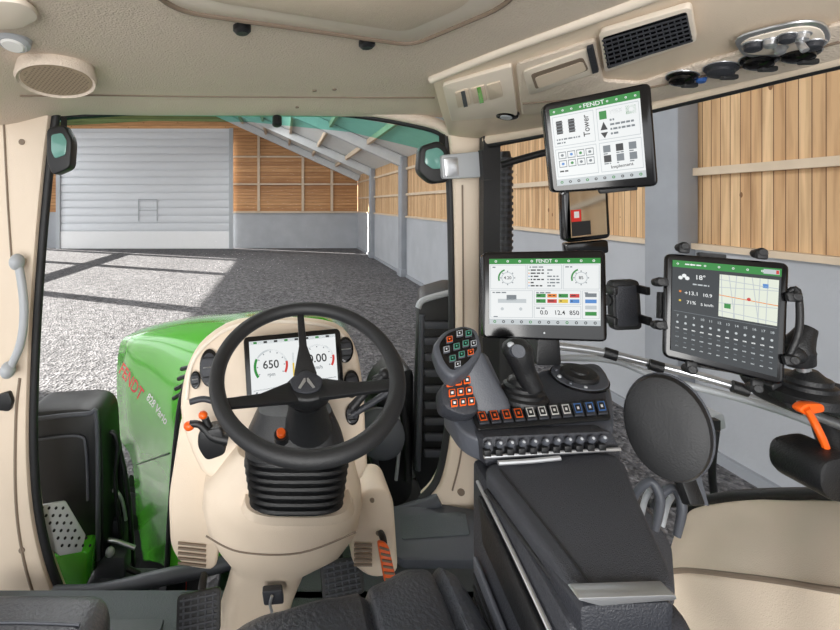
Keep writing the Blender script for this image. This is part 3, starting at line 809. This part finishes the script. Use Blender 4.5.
b=MB('multifunction_joystick')
P=Pl(V(445,368,.83),V(480,352,.85),V(462,325,.9))
b.prism(rnd(P.pts([(432,345),(444,330),(464,324),(478,329),(483,350),(470,368),(452,379),(440,366)]),.014),-P.n*.04,dark2,.008,3)
b.prism(rnd(P.pts([(438,346),(447,334),(464,328),(474,333),(478,349),(466,364),(452,372),(444,363)],.001),.012),P.n*.002,gloss,.001)
for u,v,cm in ((449,341,orange),(459,335,lgrey),(468,335,ledT),(446,351,lgrey),(456,348,ledT),(465,345,ledT),(473,345,lgrey),(452,360,ledT),(461,356,ledT),(470,354,orange),(457,366,lgrey)):
    b.prism(rnd(P.pts([(u-3.4,v-2.7),(u+3.4,v-4.2),(u+3.8,v+2.8),(u-3,v+4.2)],.003),.002),P.n*.003,dark2,.0008)
    b.prism(P.pts([(u-2.7,v-2.0),(u+2.7,v-3.2),(u+3,v+2.0),(u-2.4,v+3.2)],.0062),P.n*.0003,cm)
    b.prism(P.pts([(u-2.1,v-1.5),(u+2.1,v-2.5),(u+2.4,v+1.5),(u-1.8,v+2.5)],.0067),P.n*.0003,gloss)
    b.prism(P.pts([(u-.8,v-.8),(u+.8,v-1.0),(u+.9,v+.7),(u-.7,v+.9)],.0072),P.n*.0002,cm)
b.loft([[V(u,v,d_) for u,v,d_ in r] for r in (
  [(455,362,.86),(482,350,.86),(486,352,.93),(460,364,.93)],
  [(462,382,.85),(492,372,.85),(496,374,.92),(468,384,.92)],
  [(474,404,.84),(508,400,.84),(508,398,.92),(478,402,.92)],
  [(480,420,.83),(512,412,.83),(512,410,.90),(482,412,.90)])],dark2,bev=.01)
P=Pl(V(445,410,.81),V(478,412,.81),V(458,372,.86))
b.prism(rnd(P.pts([(441,386),(456,371),(466,376),(480,404),(478,414),(462,416),(443,407)]),.012),-P.n*.045,dark,.008)
for i in range(3):
    for j in range(3):
        u=449+i*8.5+j*2.2; v=384+j*10-i*1.5+i*j*.3
        b.prism(rnd(P.pts([(u-3.2,v-3.6),(u+3.2,v-4.4),(u+3.8,v+3.2),(u-2.8,v+4)],.002),.002),P.n*.003,orange,.001)
        b.prism(P.pts([(u-2.4,v-2.6),(u+2.4,v-3.1),(u+2.8,v+2.2),(u-2.1,v+2.8)],.0055),P.n*.0003,dark)
        b.prism(P.pts([(u-1.1,v-1.1),(u+1.1,v-1.3),(u+1.3,v+.9),(u-.9,v+1.2)],.006),P.n*.0003,white)
b.done()
b=MB('crossgate_joystick')
o=HP.hit(522,398)
b.lathe(o,Vector((0,0,1)),[(.048,-.005),(.046,.006),(.040,.010),(.040,.016),(.034,.020),(.034,.026),(.027,.030),(.024,.038),(.015,.045)],black,28)
b.tube([o+Vector((0,0,.04)),o+Vector((0,0,.07))],.011,gloss)
b.tube([V(533,388,.86),V(524,370,.86),V(518,352,.86),V(516,343,.87)],[.019,.020,.026,.020],black,16)
b.ell(V(517,350,.86),(.028,.026,.022),black)
b.lathe(V(516,351,.845),Vector((-.1,-1,.3)),[(.013,0),(.012,.012)],dark2,16); b.ell(V(511,345,.85),(.007,.006,.006),lgrey); b.ell(V(523,347,.85),(.007,.006,.006),white)
b.done()

# ================================================================ DISPLAYS
def bezel(b,P,pts,inner,th=.03):
    b.prism(rnd(P.pts(pts),.012),-P.n*th,gloss,.005,3)
    return Quad(*P.pts(inner,.001))
b=MB('terminal_display')     # centre terminal
P=Pl(V(484,252,.98),V(606,251,.94),V(607,340,.90))
Q=bezel(b,P,[(483,252),(606,250),(608,342),(483,338)],[(489,259),(600,258),(600,326),(489,324)])
b.qr(Q,0,0,1,1,ledW); b.qr(Q,0,0,1,.085,ledG,.0014); b.qt(Q,.5,.043,'FENDT',.075,ledW,.002)
for i in range(9):
    if i!=4: b.qa(Q,.06+i*.11,.042,.006,.012,0,360,ledW,.002,8)
for a0,b0,a1,b1 in ((.01,.1,.34,.47),(.35,.1,.66,.47),(.67,.1,.99,.47),(.01,.49,.40,.90),(.41,.49,.83,.70),(.41,.72,.83,.90),(.84,.49,.99,.90)):
    b.qr(Q,a0,b0,a1,b1,ledW,.0013); b.qbox(Q,a0,b0,a1,b1,ledg2,.007)
    b.qlines(Q,a0+.02,b0+.025,min(a0+.17,a1),1,.04,ledg,.018,.0018)
for a in (.17,.83):
    b.qa(Q,a,.30,.075,.09,0,360,ledg); b.qa(Q,a,.30,.05,.058,0,360,ledg2,.0014); b.qa(Q,a,.30,.075,.09,110,200,ledG,.0018); b.qt(Q,a,.30,'4.20' if a<.5 else '85',.065,ledB)
    for t in range(0,360,45): b.qa(Q,a,.30,.058,.07,t-4,t+4,ledg,.0016,1)
b.qlines(Q,.38,.17,.50,6,.048,ledB,.02); b.qlines(Q,.53,.17,.64,6,.048,ledg,.02)
for i in range(6): b.qa(Q,.365,.18+i*.048,0,.006,0,360,(ledG,ledO,ledBl)[i%3],.0018,8)
for r in range(2):
    for i in range(4): b.qr(Q,.43+i*.1,.54+.08*r,.515+i*.1,.595+.08*r,[ledG,ledO,ledG,ledR,ledY,ledBl][(i+2*r)%6],.0018); b.qlines(Q,.44+i*.1,.558+.08*r,.50+i*.1,1,.1,ledB,.015,.0021)
for a in (.12,.29): b.qa(Q,a,.77,.035,.06,0,360,ledg); b.qa(Q,a,.77,.0,.015,0,360,ledg2,.0014)
b.qr(Q,.08,.62,.34,.68,ledg2,.0018); b.qr(Q,.16,.56,.25,.64,ledg,.0018); b.qlines(Q,.04,.88,.36,1,.1,ledg,.015)
b.qt(Q,.50,.82,'0.0',.09,ledB); b.qt(Q,.64,.82,'12.4',.09,ledB); b.qt(Q,.77,.82,'850',.09,ledB)
for i in range(4): b.qr(Q,.865,.53+i*.09,.965,.585+i*.09,(ledg,ledBl,ledg2,ledG)[i],.0018)
b.qr(Q,0,.92,1,1,ledg2,.0014)
for i in range(12): b.qa(Q,.05+i*.082,.96,.007,.014,0,360,ledB if i%4 else ledG,.0018,8)
b.qa(Quad(*P.pts([(483,325),(607,327),(608,342),(483,338)],.001)),.5,.5,.0,.008,0,360,lgrey)
b.prism(rnd(sec([(538,338),(560,338),(562,366),(536,366)],.96),.01),Vector((0,.04,0)),black,.005)
b.done()
b=MB('terminal_display')     # upper terminal
P=Pl(V(545,103,.92),V(650,84,.86),V(658,186,.86))
Q=bezel(b,P,[(543,104),(651,82),(659,186),(552,193)],[(549,110),(639,91),(646,177),(557,186)])
b.qr(Q,0,0,1,1,ledW); b.qr(Q,0,0,1,.085,ledG,.0014); b.qt(Q,.5,.043,'FENDT',.075,ledW,.002)
for i in range(10):
    if i not in (4,5): b.qa(Q,.05+i*.1,.043,.006,.013,0,360,ledW,.002,8)
b.qbox(Q,.02,.11,.49,.50,ledg2,.008); b.qbox(Q,.02,.53,.49,.89,ledg2,.008); b.qbox(Q,.52,.11,.98,.50,ledg2,.008); b.qbox(Q,.52,.53,.98,.89,ledg2,.008)
b.qr(Q,.06,.17,.13,.34,ledB,.0018); b.qr(Q,.20,.17,.27,.34,ledB,.0018)
for i in range(4):
    for a in (.06,.20): b.qr(Q,a-.005,.19+i*.04,a+.075,.20+i*.04,ledg,.0022)
b.qt(Q,.40,.29,'Tower',.10,ledB,rot=True)
b.qlines(Q,.05,.40,.32,2,.045,ledg,.02)
b.qr(Q,.55,.15,.63,.25,ledG,.0018); b.qr(Q,.66,.15,.80,.21,ledg); b.qr(Q,.84,.14,.95,.24,ledG); b.qa(Q,.895,.19,0,.025,0,360,ledW,.0022)
b.qlines(Q,.66,.26,.94,4,.055,ledg,.024)
b.face([Q.pt(.55,.38,.002),Q.pt(.63,.38,.002),Q.pt(.59,.28,.002)],ledB); b.face([Q.pt(.55,.41,.002),Q.pt(.59,.48,.002),Q.pt(.63,.41,.002)],ledB)
for r in range(2):
    for i in range(4): b.qbox(Q,.05+i*.105,.57+r*.11,.14+i*.105,.66+r*.11,ledg,.010); b.qa(Q,.095+i*.105,.615+r*.11,.0,.018,0,360,(ledg,ledBl,ledG,ledg)[(i+r)%4],.0018,10)
b.qlines(Q,.05,.81,.45,1,.05,ledB,.02)
for i in range(3):
    for r in range(2): b.qr(Q,.56+.14*i,.57+.12*r,.64+.14*i,.655+.12*r,(ledg,ledB,ledg)[(i+r)%3],.0018); b.qlines(Q,.56+.14*i,.665+.12*r,.64+.14*i,1,.1,ledg,.014)
b.qt(Q,.75,.835,'Implement',.055,ledB)
b.qr(Q,0,.92,1,1,ledg2,.0014)
for i in range(10): b.qa(Q,.06+i*.098,.96,.008,.018,0,360,ledB if i%3 else ledG,.0018,8)
b.prism(P.pts([(600,180),(640,176),(645,190),(605,194)],-.03),-P.n*.01,black,.003)
b.tube([P.hit(600,130,-.03),P.hit(596,118,-.07),P.hit(592,108,-.12)],.015,black)
b.done()
b=MB('tablet_computer')
P=Pl(V(667,255,.86),V(788,264,.80),V(783,385,.77))
Q=bezel(b,P,[(666,253),(790,263),(785,386),(664,357)],[(672,260),(781,269),(776,377),(670,350)],.012)
b.qr(Q,0,0,1,1,ledK); b.qr(Q,0,0,1,.075,ledG,.0014)
for i in range(7): b.qa(Q,.05+i*.13,.037,.006,.012,0,360,ledW,.002,8)
b.qlines(Q,.12,.03,.8,1,.1,ledW,.014,.002)
b.qr(Q,.84,.015,.98,.06,ledg2,.002); b.qr(Q,.95,.02,.975,.055,ledR,.0022)
b.qr(Q,.45,.11,.98,.54,ledM,.0016)
for i in range(7):
    a=.46+.07*i; b.face([Q.pt(a,.11,.0019),Q.pt(a+.008,.11,.0019),Q.pt(min(.98,a+.05*math.sin(i*2)+.03),.54,.0019),Q.pt(min(.972,a+.05*math.sin(i*2)+.022),.54,.0019)],ledg2)
for i in range(5):
    y=.16+.08*i; b.face([Q.pt(.45,y,.0019),Q.pt(.45,y+.008,.0019),Q.pt(.98,y+.03*math.cos(i*3)+.008,.0019),Q.pt(.98,y+.03*math.cos(i*3),.0019)],ledg2 if i!=2 else ledO)
b.qr(Q,.5,.40,.56,.45,ledG,.0019); b.qr(Q,.84,.16,.89,.20,ledBl,.0019); b.qa(Q,.72,.33,0,.018,0,360,ledR,.0022)
for i,(a,v_) in enumerate(((.08,.19),(.115,.165),(.145,.19))): b.qa(Q,a,v_,0,.022,0,360,ledW,.0018)
b.qt(Q,.27,.17,'18°',.07,ledW); b.qa(Q,.08,.34,0,.012,0,360,ledO,.0018); b.qa(Q,.08,.44,0,.012,0,360,ledY,.0018)
b.qlines(Q,.2,.24,.40,1,.05,ledg2,.014)
b.qt(Q,.19,.35,'+13.1',.055,ledW); b.qt(Q,.34,.35,'10.9',.05,ledW); b.qt(Q,.19,.45,'71%',.05,ledW); b.qt(Q,.34,.45,'5 km/h',.04,ledW)
b.qr(Q,.02,.56,.98,.564,ledg,.0018)
for i in range(12):
    a=.06+i*.08; b.qt(Q,a,.61,str(7+i),.036,ledg2); b.qa(Q,a,.68,0,.013,0,360,ledg2,.0016,10); b.qr(Q,a-.018,.735,a+.018,.748,ledW); b.qr(Q,a-.014,.78,a+.014,.79,ledg); b.qr(Q,a-.018,.83,a+.018,.842,ledg2); b.qr(Q,a-.012,.88,a+.012,.89,ledg); b.qr(Q,a-.016,.93,a+.016,.94,ledg2)
b.done()
b=MB('tablet_holder')
for (u,v,du,dv) in ((683,251,0,-4),(760,257,0,-4),(664,282,-5,0),(663,325,-5,0),(788,297,6,0),(785,360,6,0),(690,364,0,5),(755,383,0,5)):
    b.beam(P.hit(u-du*.6,v-dv*.6,.004),P.hit(u+du,v+dv,.004),.016,.010,blackR,up=P.n,bev=.003)
    b.lathe(P.hit(u+du,v+dv,-.014),P.n,[(.008,0),(.009,.02),(.006,.024)],black,14)
b.beam(P.hit(664,305,-.025),P.hit(789,322,-.025),.05,.015,black,up=P.n); b.beam(P.hit(720,252,-.03),P.hit(722,372,-.03),.04,.012,black,up=P.n)
b.tube([P.hit(725,315,-.03),P.hit(735,330,-.09),P.hit(740,350,-.12)],.016,black)
b.tube([P.hit(788,297,-.01),P.hit(797,290,.0),P.hit(799,330,.0),P.hit(790,362,-.01)],.005,black)
b.done()
b=MB('phone_holder')
b.prism(rnd(sec([(612,281),(640,280),(643,330),(614,331)],.98),.012),Vector((0,.02,0)),blackR,.005)
b.prism(rnd(sec([(616,286),(637,285),(639,326),(617,327)],.977),.008),Vector((0,.01,0)),dark,.002)
for u,v in ((611,290),(611,320),(643,290),(645,320)): b.box(V(u,v,.97),(.010,.03,.018),black,bev=.003)
b.tube([V(606,300,.99),V(618,300,1.0)],.012,black,sm=0)
b.done()
b=MB('device_mounting_rail')
b.tube([V(548,345,1.02),V(600,352,1.0),V(660,366,.96),V(730,385,.90),V(800,410,.82),V(880,440,.72)],.0085,silver,12)
b.tube([V(545,358,1.06),V(610,360,1.06),V(660,378,1.02),V(735,397,.96),V(800,418,.9),V(880,452,.8)],.0075,lgrey,12)
for u,v,d_ in ((655,366,.96),(738,388,.89),(610,354,1.0)): b.lathe(V(u-6,v-2,d_),Vector((1,-.6,-.25)),[(.012,0),(.012,.024)],black,14)
b.tube([V(486,300,1.6),V(500,320,1.3),V(548,350,1.02)],.012,black,12)
b.done()

b=MB('auxiliary_joystick')
b.lathe(V(808,392,.80),Vector((0,0,1)),[(.05,-.015),(.05,.0),(.036,.008),(.036,.015),(.03,.018),(.03,.026),(.022,.03),(.012,.04)],black,28)
b.tube([V(806,376,.8),V(800,360,.8),V(795,350,.8)],.010,silver)
b.tube([V(800,364,.80),V(797,350,.80),V(803,337,.80),V(809,328,.80)],[.02,.024,.017,.012],black,16)
b.ell(V(791,354,.795),(.022,.02,.018),black)
b.prism(rnd(sec([(768,384),(812,378),(850,386),(856,420),(835,424),(790,412)],.81),.02),Vector((0,.06,0)),black,.008)
b.box(V(803,404,.77),(.012,.01,.008),lgrey)
b.tube([V(826,420,.8),V(832,440,.78),V(850,470,.75)],.02,black)
b.done()
b=MB('parking_lever')
b.tube([V(806,408,.755),V(813,420,.755),V(822,438,.75),V(829,456,.75)],[.007,.008,.008,.007],orange,12,flat=.7)
b.prism(rnd(sec([(799,410),(806,404),(824,404),(826,412),(806,416)],.755),.006),Vector((0,.014,0)),orange,.004)
b.done()

b=MB('elbow_rest_pad')
c=V(666,427,.80); ax=Vector((-.70,-.64,.16)).normalized()
zax=ax; xax=(Vector((-.12,0,1))-zax*Vector((-.12,0,1)).dot(zax)).normalized(); yax=zax.cross(xax)
def el(r,h,n=40): return [c+xax*math.cos(2*math.pi*i/n)*r*1.45+yax*math.sin(2*math.pi*i/n)*r+zax*h for i in range(n)]
b.loft([el(.045,-.05),el(.056,-.046),el(.060,-.036),el(.061,0),el(.058,.012),el(.046,.017),el(.02,.018)],blackR)
b.tube(el(.0615,-.012),.002,dark2,6,sm=0,closed=True)
b.beam(V(678,462,.83),V(694,505,.80),.03,.02,black,bev=.004); b.beam(V(690,455,.86),V(703,505,.82),.012,.012,dark2)
b.done()
b=MB('outside_marker_lamp')
b.prism(rnd(sec([(706,418),(724,413),(727,429),(710,433)],1.35),.012),Vector((0,.05,0)),lgrey,.006); b.box(V(714,424,1.33),(.02,.02,.03),black); b.tube(sec([(716,430),(712,470),(716,510)],1.38),.01,black); b.done()
for du,dv in ((0,0),(22,6)):
    b=MB('seat_belt_anchor_lever')
    b.tube([V(632+du,502+dv,.86),V(640+du,488+dv,.85),V(652+du,482+dv,.84),V(660+du,500+dv,.83),V(655+du,530+dv,.83)],[.006,.007,.008,.008,.006],dark2,12)
    b.tube([V(640+du,520+dv,.87),V(645+du,500+dv,.87),V(650+du,490+dv,.86)],.005,lgrey,10)
    b.done()
b=MB('seat_side_bracket')
b.prism(rnd(sec([(628,500),(650,512),(672,545),(676,600),(660,620),(640,560)],.88),.02),Vector((.02,.05,0)),dark,.008)
b.done()

b=MB('rear_fender_cover')
l0=[V(684,520,1.14),V(694,508,1.12),V(735,500,1.0),V(790,498,.9),V(840,500,.8),V(930,503,.7)]
l1=[V(676,530,1.1),V(692,514,1.06),V(738,505,.96),V(790,503,.87),V(840,505,.77),V(930,508,.67)]
l2=[V(670,550,1.02),V(690,534,.98),V(745,525,.88),V(790,524,.81),V(840,528,.73),V(930,534,.64)]
l3=[V(668,572,.97),V(690,570,.93),V(745,576,.82),V(790,582,.75),V(840,590,.68),V(930,600,.6)]
l4=[p+Vector((0,.012,-.008)) for p in l3]
l5=[V(664,640,.95),V(690,650,.91),V(745,660,.81),V(790,665,.75),V(840,670,.69),V(930,680,.61)]
l6=[Vector((p.x,p.y,H-1.28)) for p in l5]
b.loft([cat(l,5) for l in (l0,l1,l2,l3)],beige,closed=False)
b.loft([cat(l,5) for l in (l4,l5,l6)],beige,closed=False)
b.tube([p+Vector((0,.004,-.004)) for p in l3],.005,beigeD,8)
b.tube([p+Vector((0,0,.008)) for p in l0],.012,blackR,10)
b.loft([cat(l0,5),cat([p+Vector((.25,0,-.05)) for p in l0],5),cat([p+Vector((.3,0,-.4)) for p in l0],5)],green,closed=False)
b.done()
b=MB('door_side_armrest')
b.prism(rnd(sec([(822,462),(860,455),(880,500),(836,505),(820,490)],.72),.02),Vector((0,.08,0)),black,.01)
b.done()

# ================================================================ LIGHT, WORLD, CAMERA
w=bpy.data.worlds.new('world'); sc.world=w; w.use_nodes=True
bg=w.node_tree.nodes['Background']; bg.inputs[0].default_value=(.96,.98,1,1); bg.inputs[1].default_value=2.8
s=bpy.data.lights.new('sun','SUN'); s.energy=24; s.angle=.01; s.color=(1,.95,.88)
so=bpy.data.objects.new('sun',s); sc.collection.objects.link(so)
so.rotation_euler=Vector((.80,-.34,-.44)).to_track_quat('-Z','Y').to_euler()
def area(name,loc,tgt,sz,e,col=(1,1,1)):
    l=bpy.data.lights.new(name,'AREA'); l.size=sz; l.energy=e; l.color=col
    o=bpy.data.objects.new(name,l); o.location=loc; o.rotation_euler=(Vector(tgt)-Vector(loc)).to_track_quat('-Z','Y').to_euler(); sc.collection.objects.link(o)
for y in (6,14,22):
    area('barn_fill_light',(-2,y,6.8),(-1,y,0),3.0,300)  # added fill lights brightening the barn, no real fixtures here
area('cab_fill_light',(-.2,-1.4,2.7),(.1,1.5,3.0),1.3,52,(1,.98,.95))  # added fill behind the camera, lifts the headliner and cab interior

cam=bpy.data.cameras.new('camera'); co=bpy.data.objects.new('camera',cam); sc.collection.objects.link(co)
co.location=CAM; co.rotation_euler=(math.pi/2,0,0)
cam.sensor_width=36; cam.lens=F/840*36
cam.shift_x=(420-CX)/840; cam.shift_y=-(315-CY)/840
cam.clip_start=.02; cam.clip_end=200
sc.camera=co
